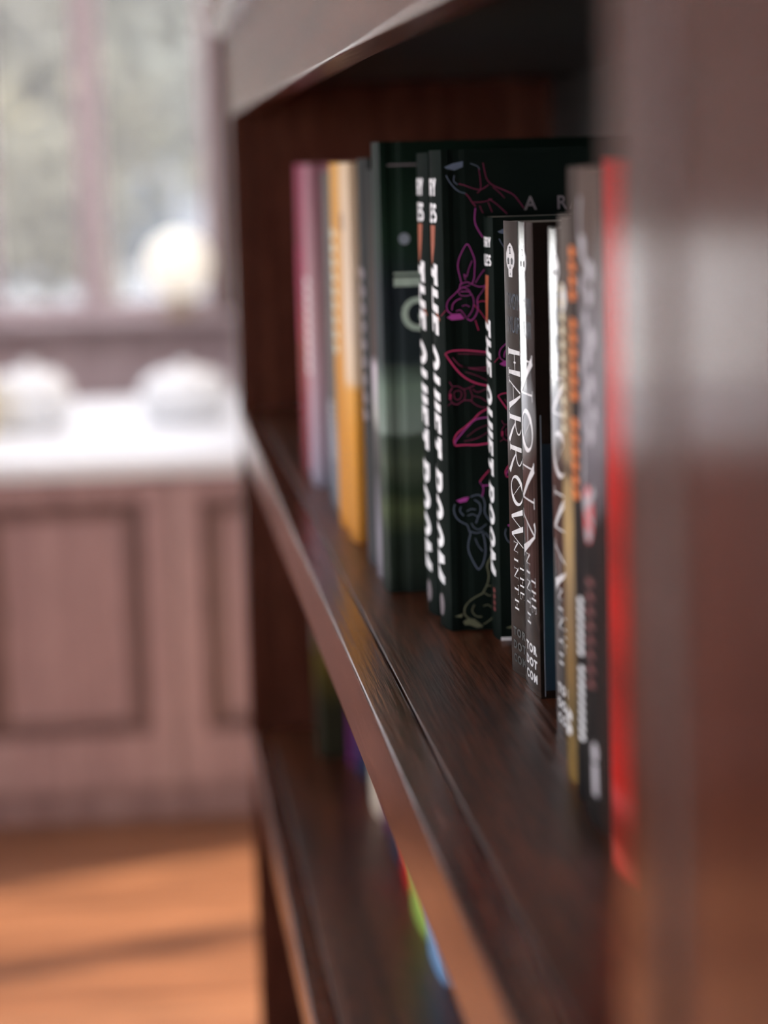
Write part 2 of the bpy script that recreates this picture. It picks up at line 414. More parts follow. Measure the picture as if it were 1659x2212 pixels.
# ---------------------------------------------------------------- bookcase
BC = empty('bookcase', (.16, 1.27, FLOOR_Z), 'dark walnut-stained bookcase with thick shelves seen along its front', 'bookcase')
YN, YF = .446, 2.25                                       # inner edges of near and far uprights
wbox('side_panel', .0175, .318, YN-.022, YN-.002, FLOOR_Z, .40, WALNUT_Z, BC)
wbox('side_panel', .0, .318, YF, YF+.024, FLOOR_Z, .40, WALNUT_Z, BC, .0015)
wbox('back_panel', .30, .318, YN, YF, FLOOR_Z, .40, WALNUT_SHADED, BC)
# near front stile: rounded bead next to the opening, wide flat board beside it
wbox('stile', -.002, .0175, YN-.044, YN, FLOOR_Z, .271, WALNUT_Z, BC, .004, 3)
wbox('stile', .0, .0175, .20, YN-.045, FLOOR_Z, .271, WALNUT_Z, BC, .002)
wbox('plinth', .004, .0175, YN+.001, YF-.001, FLOOR_Z, FLOOR_Z+.09, WALNUT_Y, BC)
fr = wbox('fascia_rail', .0, .017, .20, YF+.024, .2715, .40, WALNUT_Y, BC, .0012)
wbox('top_board', .018, .318, .20, YF+.024, .385, .40, WALNUT_Y, BC)
# crown moulding projecting above the fascia
prof = [(0, .345), (-.012, .347), (-.015, .352), (-.015, .37), (-.026, .385), (-.032, .395), (-.032, .41), (.0, .41)]
v, f = [], []
for y in (.20, YF+.03):
    v += [(x-.16, y-1.27, z-FLOOR_Z) for x, z in prof]
k = len(prof)
for i in range(k): f.append((i, (i+1) % k, k+(i+1) % k, k+i))
f += [tuple(range(k))[::-1], tuple(range(k, 2*k))]
mesh('crown_moulding', v, f, WALNUT_Y, BC)
def shelf(z):
    s = wbox('shelf', .0172, .30, YN+.0005, YF-.0005, z-.024, z, WALNUT_SHELF, BC, .0006)
    # solid front lipping, split from the board by a fine joint
    wbox('edge_strip', .0, .0166, YN+.0005, YF-.0005, z-.034, z+.0001, WALNUT_Y, s, .0011, 3)
wbox('soffit_board', .018, .30, YN+.0005, YF-.0005, .300, .318, WALNUT_SHADED, BC)
for z in (0, -.305, -.61, -.915, .318): 
    if z < .1: shelf(z)

# ---------------------------------------------------------------- lettering
def text2d(s, size, bold=0.0, shear=0.0, xs=1.0, align='LEFT', space=1.0):
    cu = bpy.data.curves.new('t', 'FONT')
    cu.body = s; cu.size = 1; cu.offset = bold; cu.shear = shear; cu.align_x = align; cu.space_character = space
    cu.resolution_u = 4
    o = bpy.data.objects.new('t', cu); COL.objects.link(o)
    dg = bpy.context.evaluated_depsgraph_get()
    me = bpy.data.meshes.new_from_object(o.evaluated_get(dg))
    v = [(p.co.x*size*xs, p.co.y*size) for p in me.vertices]
    f = [tuple(p.vertices) for p in me.polygons]
    bpy.data.objects.remove(o); bpy.data.curves.remove(cu); bpy.data.meshes.remove(me)
    return v, f
def fit(vf, x0, x1, y0, y1):
    """scale a 2-D glyph run into a rectangle"""
    v, f = vf
    ax, bx = min(p[0] for p in v), max(p[0] for p in v); ay, by = min(p[1] for p in v), max(p[1] for p in v)
    return [(x0+(p[0]-ax)/(bx-ax)*(x1-x0), y0+(p[1]-ay)/(by-ay)*(y1-y0)) for p in v], f
def merge(*vfs):
    V, F = [], []
    for v, f in vfs:
        k = len(V); V += v; F += [tuple(i+k for i in q) for q in f]
    return V, F
def stroke(pts, w0, w1=None):
    w1 = w0 if w1 is None else w1
    v, f = [], []
    n = len(pts)
    for i, p in enumerate(pts):
        a = pts[max(i-1, 0)]; b = pts[min(i+1, n-1)]
        dx, dy = b[0]-a[0], b[1]-a[1]; L = math.hypot(dx, dy) or 1
        w = (w0+(w1-w0)*i/max(n-1, 1))/2
        v += [(p[0]-dy/L*w, p[1]+dx/L*w), (p[0]+dy/L*w, p[1]-dx/L*w)]
    for i in range(n-1): f.append((2*i, 2*i+1, 2*i+3, 2*i+2))
    return v, f
def serif(x, y, w=.22, t=.035): return stroke([(x-w/2, y), (x, y+(.02 if y < .5 else -.02)), (x+w/2, y)], t)
def flared_glyph(c):
    """flared display capitals: heavy wedges, hairlines and small serifs, unit height"""
    S = stroke
    if c == 'H': return merge(S([(.14, 0), (.14, .5), (.14, 1)], .15, .11), S([(.72, 0), (.72, .5), (.72, 1)], .11, .15), S([(.14, .5), (.72, .54)], .03), S([(.43, .45), (.43, .60)], .05), serif(.14, .01), serif(.14, .99), serif(.72, .01), serif(.72, .99)), .86
    if c == 'A': return merge(S([(.06, 0), (.40, 1)], .035, .05), S([(.40, 1), (.60, .55), (.80, 0)], .05, .17), S([(.20, .36), (.68, .40)], .03), S([(.14, .95), (.25, 1.03), (.40, .98)], .10, .03), serif(.06, .01, .2), serif(.82, .01, .24)), .92
    if c == 'R':
        bowl_ = [(.16+.44*math.sin(a), .73+.25*math.cos(a)) for a in [math.pi*i/10 for i in range(11)]]
        return merge(S([(.14, 0), (.14, 1)], .13), S(bowl_, .03, .06), S([(.30, .48), (.50, .25), (.85, -.06)], .05, .15), serif(.14, .01), S([(.02, .98), (.2, .99)], .035)), .84
    if c == 'O':
        v, f = [], []
        for i in range(28):
            a = 2*math.pi*i/28
            t = .05+.10*abs(math.sin(a-.9))**2
            v += [(.46+.44*math.cos(a), .5+.5*math.sin(a)), (.46+(.44-t)*math.cos(a), .5+(.5-t)*math.sin(a))]
        for i in range(28):
            j = (i+1) % 28; f.append((2*i, 2*j, 2*j+1, 2*i+1))
        return merge((v, f), S([(.24, .82), (.68, .16)], .018)), .94
    if c == 'W': return merge(S([(.02, 1), (.30, 0)], .16, .10), S([(.30, 0), (.56, .92)], .03), S([(.50, 1), (.80, 0)], .16, .10), S([(.80, 0), (1.08, 1)], .03), serif(.05, .99, .2), serif(.50, .99, .2), serif(1.06, .99, .16)), 1.12
    if c == 'N': return merge(S([(.12, 0), (.12, 1)], .035), S([(.10, 1), (.42, .5), (.78, 0)], .17, .10), S([(.78, 0), (.78, 1)], .035), serif(.12, .01), serif(.80, .99), S([(-.02, 1.0), (.14, .98)], .05)), .92
    if c == 'I': return merge(S([(.14, 0), (.14, 1)], .14), serif(.14, .01, .26), serif(.14, .99, .26)), .28
    if c == 'T': return merge(S([(.36, 0), (.36, .97)], .13), S([(.02, .94), (.36, .98), (.70, .94)], .05), S([(.04, .98), (.03, .78)], .05, .02), S([(.68, .98), (.69, .78)], .05, .02), serif(.36, .01)), .72
    if c == 'E': return merge(S([(.14, 0), (.14, 1)], .13), S([(.14, .97), (.60, .97)], .04), S([(.14, .51), (.50, .51)], .04), S([(.14, .03), (.64, .03)], .04), S([(.60, .98), (.60, .80)], .04), S([(.63, .02), (.64, .20)], .04)), .68
def flared(word, gap=.10):
    x, out = 0, []
    for c in word:
        (v, f), w = flared_glyph(c)
        out.append(([(p[0]+x, p[1]) for p in v], f)); x += w+gap
    return merge(*out)
def block_glyph(c):
    S = stroke; k = .27
    arc = lambda cx, cy, rx, ry, a0, a1, n=8: [(cx+rx*math.cos(math.radians(a0+(a1-a0)*i/n)), cy+ry*math.sin(math.radians(a0+(a1-a0)*i/n))) for i in range(n+1)]
    st = lambda x: S([(x, 0), (x, 1)], k)
    if c == 'T': return merge(S([(0, .88), (.74, .88)], .24), st(.37)), .74
    if c == 'H': return merge(st(.125), st(.655), S([(.1, .5), (.68, .5)], .22)), .78
    if c == 'E': return merge(st(.125), *[S([(.1, y), (.62, y)], .20) for y in (.10, .5, .90)]), .62
    if c == 'I': return st(.125), .25
    if c == 'L': return merge(st(.125), S([(.1, .11), (.60, .11)], .22)), .60
    if c == 'Y': return merge(S([(.08, 1), (.38, .42)], .25), S([(.68, 1), (.38, .42)], .25), S([(.38, 0), (.38, .5)], k)), .76
    if c == 'U': return S([(.125, 1)]+arc(.40, .39, .275, .275, 180, 360, 10)+[(.675, 1)], k), .80
    if c == 'M': return merge(st(.125), st(.875), S([(.14, .98), (.5, .12)], .24), S([(.86, .98), (.5, .12)], .24)), 1.0
    if c == 'R': return merge(st(.125), S([(.12, .89), (.42, .89)]+arc(.42, .655, .235, .235, 90, -90)+[(.12, .42)], .22), S([(.40, .46), (.66, 0)], .26)), .78
    if c == 'S': return S([(.64, .80)]+arc(.38, .715, .26, .175, 40, 270, 9)+arc(.38, .285, .26, .175, 90, -140, 9), .22), .76
    ring = arc(.42, .5, .295, .38, 0, 360, 22)
    if c == 'O': return S(ring, .25), .84
    return merge(S(ring, .25), S([(.48, .30), (.82, -.04)], .18)), .84
def block(word, gap=.09, shear=.0):
    x, out = 0, []
    for c in word:
        if c == ' ': x += .34; continue
        (v, f), w = block_glyph(c)
        out.append(([(p[0]+x+shear*p[1], p[1]) for p in v], f)); x += w+gap
    return merge(*out)
def squares(n, x0, x1, y0, y1, fill=.72, jag=.3, gaps=()):
    """a run of letter-sized blots too soft to read"""
    out = []; p = (x1-x0)/n
    for i in range(n):
        if i in gaps: continue
        a = x0+p*i; w = p*fill; j = [random.uniform(0, jag) for _ in range(4)]
        hh = y1-y0
        out.append(([(a, y0+hh*j[0]*.4), (a+w*(1-j[1]*.5), y0), (a+w, y0+hh*(.5+j[2]*.3)), (a+w*.9, y1-hh*j[3]*.4), (a+w*.35, y1), (a, y0+hh*.7)], [(0, 1, 2, 3, 4, 5)]))
    return merge(*out)
def ellipse(cx, cy, rx, ry, n=24):
    return [(cx+rx*math.cos(2*math.pi*i/n), cy+ry*math.sin(2*math.pi*i/n)) for i in range(n)], [tuple(range(n))]

# ---------------------------------------------------------------- book builder (millimetres in, metres out)
PAGES = mat('paper_edges', (.62, .56, .47), .9)
noise_ramp(PAGES, 900, [(.3, (.50, .45, .37)), (.7, (.68, .62, .53))], 2, (.02, 1, .02))
MM = .001
class Book:
    def __init__(s, name, label, yn, yf, x0, h, depth, sag, cover, hard=False, zbase=0.0, group=None, pages=PAGES, tilt=0.0, yaw=0.0):
        s.w, s.h, s.d, s.sag, s.hard = yf-yn, h, depth, sag, hard
        s.root = empty(name, (x0*MM, (yn+yf)/2*MM, zbase*MM+.0002), label, 'book', group)
        s.root.rotation_euler = (tilt, 0, math.radians(yaw))
        th = 2.6 if hard else .6
        w = s.w/2
        n = 14
        outer = [(depth, -w)]
        if hard: outer += [(sag+11, -w), (sag+8.5, -w+.9), (sag+5.5, -w+.9), (sag+3, -w)]
        outer += [(s.ax(-w+2*w*i/n), -w+2*w*i/n) for i in range(n+1)]
        if hard: outer += [(sag+3, w), (sag+5.5, w-.9), (sag+8.5, w-.9), (sag+11, w)]
        outer += [(depth, w)]
        inner = [(x if i in (0, len(outer)-1) else x+(th if abs(y) < w-.01 and x < sag+.5 else 0), max(-w+th, min(w-th, y))) for i, (x, y) in enumerate(outer)]
        prof = outer + inner[::-1]
        k = len(prof); v, f = [], []
        for z in (0, h): v += [(x*MM, y*MM, z*MM) for x, y in prof]
        m = len(outer)
        for i in range(k):
            j = (i+1) % k; f.append((i, j, k+j, k+i))
        for i in range(m-1):
            a, b, c, e = i, i+1, k-2-i, k-1-i
            f.append((a, e, c, b)); f.append((k+a, k+b, k+c, k+e))
        s.cover = mesh('cover', v, f, cover, s.root)
        sm = {i for i in range(m-1) if sag-.01 <= 99 and outer[i][0] <= sag+.01 and outer[i+1][0] <= sag+.01}
        bm = bmesh.new(); bm.from_mesh(s.cover.data)
        for p in bm.faces: p.smooth = p.index in sm
        for e in bm.edges: e.smooth = len(e.link_faces) == 2 and all(p.index in sm for p in e.link_faces)
        bm.to_mesh(s.cover.data); bm.free()
        ins = 3.2 if hard else .25
        box('page_block', (sag+th+.6)*MM, (depth-ins-.3)*MM, (-w+th+.05)*MM, (w-th-.05)*MM, ins*MM, (h-ins)*MM, pages, s.root)
    def ax(s, t): return s.sag*(abs(t)/(s.w/2))**2
    def spine(s, name, vf, m, off=.12, cuts=8, parent=None):
        """print 2-D art on the rounded spine: x = mm down from the top, y = mm from the spine centre towards the front cover"""
        v, f = vf
        bm = bmesh.new()
        bv = [bm.verts.new((p[0], p[1], 0)) for p in v]
        for q in f:
            try: bm.faces.new([bv[i] for i in q])
            except ValueError: pass
        for i in range(1, cuts):
            y = -s.w/2 + s.w*i/cuts
            bmesh.ops.bisect_plane(bm, geom=bm.verts[:]+bm.edges[:]+bm.faces[:], plane_co=(0, y, 0), plane_no=(0, 1, 0))
        for p in bm.verts:
            a, t = p.co.x, max(-s.w/2, min(s.w/2, p.co.y))
            p.co = Vector(((s.ax(t)-off)*MM, -t*MM, (s.h-a)*MM))
        return bm_obj(name, bm, m, parent or s.root)
    def front(s, name, vf, m, off=.10, parent=None):
        """print 2-D art on the front cover: x = mm from the spine, y = mm up from the bottom"""
        v, f = vf
        return mesh(name, [(p[0]*MM, (-s.w/2-off)*MM, p[1]*MM) for p in v], f, m, parent or s.root)

def up(vf, zc, tc=0):
    """turn upright text (reading across the spine) into spine coordinates"""
    v, f = vf
    return [(zc-p[1], p[0]+tc) for p in v], [tuple(reversed(q)) for q in f]

INK_WHITE = mat('white_ink', (.82, .79, .80), .55, .3)
LAM_WHITE = mat('laminated_white_ink', (.80, .77, .78), .08, .7)
LAM_SILVER = mat('laminated_grey_foil', (.10, .12, .15), .10, .7)
INK_SILVER = mat('grey_foil', (.20, .22, .26), .35)
INK_PURPLE = mat('purple_ink', (.34, .045, .25), .6, .2)
INK_PINK = mat('pink_ink', (.46, .035, .12), .6, .1)
INK_DIM = mat('plum_ink', (.17, .022, .06), .6, .1)
INK_BLUE = mat('slate_ink', (.10, .12, .17), .6, .2)
INK_OLIVE = mat('olive_ink', (.14, .14, .085), .6, .2)
INK_RUST = mat('rust_ink', (.30, .07, .03), .6, .2)
INK_GREY = mat('grey_ink', (.16, .13, .14), .6, .2)
INK_ORANGE = mat('orange_ink', (.58, .13, .008), .5, .1)
INK_CREAM = mat('cream_ink', (.78, .66, .46), .5)
INK_RED = mat('red_ink', (.55, .03, .035), .5)
INK_MAROON = mat('maroon_ink', (.16, .02, .02), .5)
INK_GREEN = mat('pale_green_ink', (.34, .42, .35), .5)
INK_DARK = mat('dark_foil', (.008, .007, .007), .5)
for m_ in (INK_WHITE, LAM_WHITE, LAM_SILVER, INK_SILVER, INK_PURPLE, INK_PINK, INK_DIM, INK_BLUE, INK_OLIVE, INK_RUST, INK_GREY, INK_ORANGE, INK_CREAM, INK_RED, INK_MAROON, INK_GREEN, INK_DARK):
    c = m_.node_tree.nodes['Principled BSDF'].inputs['Base Color'].default_value[:3]
    noise_ramp(m_, 260, [(.25, tuple(.86*q for q in c)), (.75, tuple(min(1, 1.1*q) for q in c))], 2)

# line art of rabbit heads on the front covers: colour, line width mm, filled, points (mm from spine, mm up)
ART = """
u 0.7 0 11.4,167.6 10.5,171.6 9.8,175.6 10.5,179.5 12.4,183.4 14.1,185.9 15.2,185.5 16.6,182.5 17.9,178.5 17.8,174.2 17.4,169.8 16.4,167.3
u 0.5 0 13.3,169.2 12.7,172.0 13.9,170.7 15.0,174.3 16.7,178.2
u 0.5 0 18.0,167.6 20.1,170.9 22.6,174.0
u 0.6 0 22.8,166.9 21.6,164.1 19.5,161.4
u 0.6 0 10.8,167.3 14.0,168.2 16.4,167.1 19.6,165.8 22.4,166.1
u 0.7 0 10.8,167.3 10.2,164.9 7.9,162.6 5.0,159.9 4.0,157.2 4.5,154.8 6.5,153.1
u 0.8 0 19.5,161.4 18.7,159.1 19.0,155.5 17.7,152.0 15.6,150.0 13.6,150.9
u 0.7 0 6.5,155.1 7.0,157.9 9.0,159.8 11.1,160.5
u 0.6 0 10.7,163.7 14.7,163.6 16.7,161.1 17.0,157.5 16.1,154.4 14.1,151.7
u 0.5 0 11.6,166.1 14.8,164.4 15.9,161.9
u 0.5 0 10.4,164.9 13.2,166.0 15.6,166.7
u 0.5 0 9.9,163.7 10.7,162.1 13.9,161.6 15.9,162.3
u 0.5 0 20.3,162.2 22.0,164.5 22.8,166.1
u 0.5 0 8.5,154.6 10.5,155.0 12.1,153.3 13.3,151.3
u 0.5 0 11.4,156.9 13.4,157.3 15.0,156.4
k 0.6 0 17.0,157.5 20.1,153.9 22.9,149.8
k 0.6 0 18.6,158.3 21.1,159.0 23.1,158.5
k 0.6 0 17.6,150.0 18.4,147.2 19.1,145.1
k 0.5 0 1.2,152.5 3.7,155.2
u 0 1 5.2,152.4 6.5,153.3 10.5,153.4 12.4,150.9 10.0,150.6 6.4,150.3 4.0,151.6
b 0.8 0 5.2,218.6 6.4,216.2 8.7,213.0 11.4,210.8 14.2,209.9
d 0.9 0 14.2,209.9 15.8,208.1 17.3,205.7 18.9,203.7
u 0.8 0 18.8,202.9 18.3,197.4 19.4,193.5 22.1,189.0
d 0.6 0 17.3,205.7 20.5,205.6 23.7,205.9 26.9,207.0
d 0.7 0 22.9,224.0 23.6,220.0 24.7,216.1 27.5,213.3 33.0,210.8 37.0,208.7 39.7,205.5 42.0,202.2
d 0.6 0 25.3,207.1 29.3,204.2 34.0,199.7
d 0.6 0 24.9,205.5 26.8,200.7
d 0.6 0 20.8,221.3 21.5,215.4 21.4,211.5 19.8,210.0
d 0.6 0 11.1,214.5 13.9,213.7 17.1,212.4 21.4,211.5 25.5,213.7
d 0.6 0 20.9,204.0 21.6,202.1 22.4,200.5
b 0.6 0 9.2,218.5 8.8,215.8 10.7,214.1
b 0.6 0 16.9,223.8 20.1,222.5 21.2,220.9
d 0.5 0 27.4,212.5 30.2,210.1 32.9,207.2
b 0 1 4.5,222.5 8.2,224.0 13.4,225.0 13.3,222.3 9.3,220.8 5.3,221.7
k 1.0 0 2.7,134.5 6.0,135.7 12.5,135.8 23.3,134.5 26.2,134.2
k 1.2 0 2.7,134.5 5.1,130.8 8.3,126.4 12.2,122.7 17.2,120.0 23.7,118.3 26.6,118.0
d 0.7 0 6.3,132.6 8.7,129.6 11.2,128.1 15.9,127.2 23.2,127.3
d 0.7 0 11.2,128.1 17.3,126.4 23.1,125.7 26.4,125.4
d 0.5 0 12.3,125.5 18.0,123.5 23.8,120.4
d 0.5 0 8.8,134.3 16.1,133.9 24.0,133.4
d 0.6 0 4.5,121.1 5.9,118.9 8.5,118.8 11.3,117.3 13.9,117.9 16.5,118.9
d 0.7 0 5.9,118.2 4.4,115.7 4.7,112.8 6.1,110.6 8.3,110.2 11.2,111.9 14.8,111.7
d 0.6 0 7.0,116.4 9.5,116.6 10.2,114.4 8.7,112.3 6.9,113.1 6.6,115.3 7.0,116.4
d 0.6 0 13.9,117.9 15.3,114.2 14.8,111.4
d 0.6 0 11.3,117.3 12.0,114.4 11.2,111.9
d 0.6 0 15.7,117.1 17.8,115.6 21.1,116.6 23.7,117.9
d 0.6 0 15.6,113.9 19.2,113.0 22.1,111.1 24.3,109.9
d 0.6 0 14.8,111.4 17.7,109.1 20.9,108.2 23.9,108.5
k 0 1 4.0,115.0 5.3,115.3 5.2,112.8 4.1,112.5
d 0.5 0 3.4,109.6 5.0,110.7 6.1,110.6
k 1.1 0 6.5,90.3 6.0,93.2 7.9,96.4 11.6,99.2 15.4,102.3 19.1,105.8 24.2,108.1 26.4,108.8
k 1.2 0 6.5,90.3 11.4,90.5 17.3,90.3 24.2,91.1 26.0,91.2
u 1.0 0 6.5,90.3 6.8,92.5 9.4,95.6 12.7,99.1 16.8,102.6 23.4,103.4
d 0.5 0 10.8,92.3 17.3,93.5 23.6,96.9
d 0.5 0 12.3,94.4 17.4,97.9 22.6,99.8
k 0.9 0 18.0,72.4 20.2,75.2 24.3,79.4
u 0.9 0 18.0,72.4 19.7,70.5 24.5,71.0
u 0.8 0 18.9,65.1 19.7,69.0 18.3,72.0
b 0.8 0 5.7,62.0 5.1,59.1 6.2,55.7 8.4,53.4 11.3,51.8 12.3,49.2 13.0,47.4
b 0.8 0 13.4,65.3 16.7,66.2 19.3,64.7 20.3,61.3 20.0,58.1 20.9,55.5 23.0,52.8 25.2,50.9
b 0.8 0 8.6,60.7 8.1,58.6 9.9,56.3
b 0.8 0 15.2,63.8 17.7,61.8 18.0,58.1 16.8,55.3 15.7,52.4
b 0.7 0 13.0,48.5 15.9,47.6 19.3,48.5
b 0.6 0 11.4,58.4 13.6,59.4 15.8,59.0
b 0.6 0 11.7,56.2 14.3,56.8 16.5,55.6
b 0.6 0 13.5,52.5 14.9,50.2 17.4,49.4 20.8,51.8
b 0.9 0 13.0,47.4 11.8,42.6 11.9,38.9 13.8,34.1 15.9,30.3 17.0,30.1 18.9,33.1 20.1,38.6 19.7,44.1 18.9,47.5
b 0.6 0 15.2,45.1 16.5,41.7 18.7,38.6
b 0.7 0 20.0,47.8 22.8,44.0 25.0,41.3
u 0 1 6.4,63.8 10.1,65.1 12.7,65.3 11.5,63.2 8.2,62.6
o 1.0 0 25.3,38.7 22.6,35.5 20.7,31.6 21.4,26.7 20.5,22.3 18.2,18.0
o 1.0 0 23.9,23.7 24.3,26.2 24.7,27.3
o 0.6 0 20.5,21.6 24.5,21.4
o 0.9 0 18.2,18.0 14.1,16.0 10.8,13.5 9.2,10.6 9.5,7.7 11.7,5.7
o 0.8 0 14.1,12.6 12.9,9.7 14.7,7.0 17.6,6.5
o 0.7 0 23.0,19.3 24.4,15.1 25.1,11.8 24.3,7.7 21.2,4.5 18.3,2.8
o 0.6 0 18.4,11.7 20.7,12.3 22.5,10.8
o 0.6 0 19.0,18.3 21.5,16.7 23.7,17.4
o 0.6 0 23.5,4.8 24.1,2.5 25.2,0.6
o 0 1 8.3,4.4 11.0,6.1 13.9,5.6 18.2,1.7 15.3,1.1 11.3,2.8 9.4,2.8
o 0 1 4.4,7.2 8.4,8.5 7.7,6.6
"""
ART_MATS = {'u': INK_PURPLE, 'k': INK_PINK, 'd': INK_DIM, 'b': INK_BLUE, 'o': INK_OLIVE}
def smooth_line(p):
    out = []
    for i in range(len(p)-1):
        a, b, c, d = p[max(i-1, 0)], p[i], p[i+1], p[min(i+2, len(p)-1)]
        for q in range(4):
            t = q/4
            out.append(tuple(.5*(2*b[k]+(c[k]-a[k])*t+(2*a[k]-5*b[k]+4*c[k]-d[k])*t*t+(3*b[k]-a[k]-3*c[k]+d[k])*t**3) for k in (0, 1)))
    return out+[p[-1]]
def rabbit_art(book, scale):
    acc = {}
    for ln in ART.strip().splitlines():
        q = ln.split()
        pts = [tuple(scale*float(c) for c in a.split(',')) for a in q[3:]]
        if scale < 1: pts = [p for p in pts]
        if q[2] == '1': vf = (pts, [tuple(range(len(pts)))])
        else: vf = stroke(smooth_line(pts), float(q[1])*scale*.62)
        acc.setdefault(q[0], []).append(vf)
    names = {'u': 'purple_line_art', 'k': 'pink_line_art', 'd': 'plum_line_art', 'b': 'slate_line_art', 'o': 'olive_line_art'}
    for k, l in acc.items(): tag(book.front(names[k], merge(*l), ART_MATS[k]), kind='stuff')

# ---------------------------------------------------------------- the row on the shelf, far to near
QUIET = mat('black_jacket', (.006, .009, .0075), .5, .006); add_bump(QUIET, 160, .08, .0004)
QUIET_PB = mat('black_soft_cover', (.006, .009, .0075), .5, .008); add_bump(QUIET_PB, 160, .08, .0004)
GLOSS = mat('glossy_black_cover', (.012, .008, .0065), .06, .8); add_bump(GLOSS, 200, .05, .0003, (1, 1, .5))
GLOSS_H = mat('satin_black_cover', (.020, .014, .011), .14, .3); add_bump(GLOSS_H, 130, .03, .0003, (1, 1, .35))

def quiet_spine(b, k, soft=False):
    w = b.w
    if not soft:
        top = b.h-217.5
        b.spine('author_lettering', merge(up(fit(block('TERRY'), -w*.50, w*.32, 0, 9.2), b.h-208.5), up(fit(block('MILES'), -w*.50, w*.32, 0, 9.4), b.h-196.3)), INK_WHITE)
        b.spine('title_lettering', fit(block('THE QUIET ROOM', .15, .22), b.h-177, b.h-21.6, -w*.47, w*.31), INK_WHITE)
        b.spine('figure_art', merge(([(b.h-195, -3), (b.h-195, 9), (b.h-186, 7), (b.h-178, 3), (b.h-176, -2), (b.h-186, -5)], [(0, 1, 2, 3, 4, 5)]), stroke([(b.h-160, -8), (b.h-155, 6), (b.h-150, 13)], 3.5, 1)), INK_RUST, .08)
        b.spine('publisher_mark', ellipse(b.h-11, 4.5, 5.5, 5), INK_GREY)
    else:
        b.spine('author_lettering', merge(up(fit(block('TERRY'), -w*.40, w*.40, 0, 5.2), b.h-184.8), up(fit(block('MILES'), -w*.40, w*.40, 0, 5.4), b.h-176.4)), INK_WHITE)
        b.spine('title_lettering', fit(block('THE QUIET ROOM', .15, .22), b.h-151.3, b.h-29.9, -w*.36, w*.30), INK_WHITE)
        b.spine('figure_art', ([(b.h-172, -2), (b.h-172, 6), (b.h-160, 4), (b.h-148, 1), (b.h-150, -4), (b.h-164, -5)], [(0, 1, 2, 3, 4, 5)]), INK_RUST, .08)
        b.spine('publisher_mark', squares(4, b.h-24, b.h-12, 2, 6), INK_MAROON)

b = Book('hardback_book', 'black hardback with white slanted spine title, farther of two identical tall copies', 1180.5, 1217.5, 50.5, 229.5, 158, 3, QUIET, True, group='tall black hardbacks')
quiet_spine(b, 1)
b = Book('hardback_book', 'black hardback with white slanted spine title and rabbit line art, nearer of two tall copies', 1141, 1178.5, 52, 230.5, 158, 3, QUIET, True, group='tall black hardbacks')
quiet_spine(b, 1); rabbit_art(b, 1)
b.front('subtitle_lettering', fit(text2d('A  RABBITS  NOVEL', 10, .02, space=1.35), 42, 143, 201.2, 207.8), INK_GREY)
b = Book('paperback_book', 'small black paperback with white slanted spine title, in front of the tall hardbacks', 1112, 1138, 73, 199, 132, 1.6, QUIET_PB, group='row of books on the shelf')
quiet_spine(b, 1, True); rabbit_art(b, .865)
b.front('cover_edge', ([(1.5, .1), (60, .1), (60, 1.3), (1.5, 1.8)], [(0, 1, 2, 3)]), INK_WHITE)

SKULL = merge(([(0, 9.5), (1.6, 12.2), (3.6, 13.6), (5.6, 12.2), (7.2, 9.5), (7.2, 6.4), (6.6, 4.6), (5.4, 3.4), (5.2, .4), (2.0, .4), (1.8, 3.4), (.6, 4.6), (0, 6.4)], [tuple(range(13))]))
SK_EYES = merge(([(1.0, 7.0), (1.8, 8.1), (2.9, 7.4), (2.9, 5.4), (1.4, 5.2)], [(0, 1, 2, 3, 4)]), ([(6.2, 7.0), (5.4, 8.1), (4.3, 7.4), (4.3, 5.4), (5.8, 5.2)], [(0, 1, 2, 3, 4)]), ([(3.6, 5.2), (4.1, 3.6), (3.1, 3.6)], [(0, 1, 2)]), ([(3.3, 9.4), (3.9, 9.4), (3.9, 12.2), (3.3, 12.2)], [(0, 1, 2, 3)]), ([(2.7, 11.6), (4.5, 11.6), (4.5, 12.0), (2.7, 12.0)], [(0, 1, 2, 3)]), ([(2.8, 9.3), (4.4, 9.3), (4.4, 9.7), (2.8, 9.7)], [(0, 1, 2, 3)]), ([(3.4, 1.2), (3.9, 1.2), (3.9, 2.0), (3.4, 2.0)], [(0, 1, 2, 3)]))
def ninth(b, title, dots):
    w = b.w; k = w/30
    sk = lambda vf: up(([((p[0]-3.6)*1.9*k, p[1]*1.12) for p in vf[0]], vf[1]), b.h-174.5, -w*.10)
    b.spine('skull_emblem', sk(SKULL), LAM_WHITE, .12)
    b.spine('skull_features', sk(SK_EYES), INK_DARK, .2)
    b.spine('author_lettering', merge(up(fit(text2d('TAMSYN', 10, 0), -w*.36, w*.36, 0, 7), b.h-161), up(fit(text2d('MUIR', 10, 0), -w*.30, w*.36, 0, 7), b.h-151)), LAM_SILVER)
    b.spine('title_lettering', fit(flared(title, .04 if title == 'HARROW' else .14), b.h-144.5, b.h-57, -w*.40, w*.40), LAM_WHITE)
    b.spine('subtitle_lettering', merge(fit(flared('THE', .3), b.h-50.5, b.h-35, w*.10, w*.34), fit(flared('NINTH', .35), b.h-60, b.h-29, -w*.22, w*.02)), LAM_WHITE)
    rows = merge(*[up(fit(text2d(t, 10, .05, space=1.3), -w*.34, w*.34, 0, 4.0), b.h-z) for t, z in (('TOR', 17), ('DOT', 11), ('COM', 5))])
    b.spine('publisher_lettering', rows, dots)
b = Book('paperback_book', 'dark paperback with flared white spine title and skull emblem, black dots at its foot', 1017.5, 1047, 71, 199, 132, .35, GLOSS_H, group='row of books on the shelf', yaw=6.5)
ninth(b, 'HARROW', INK_DARK)
NAVY = mat('navy_art', (.012, .020, .030), .3)
noise_ramp(NAVY, 26, [(.35, (.006, .010, .016)), (.55, (.010, .030, .042)), (.75, (.016, .024, .045))], 4, (1, 1, .5))
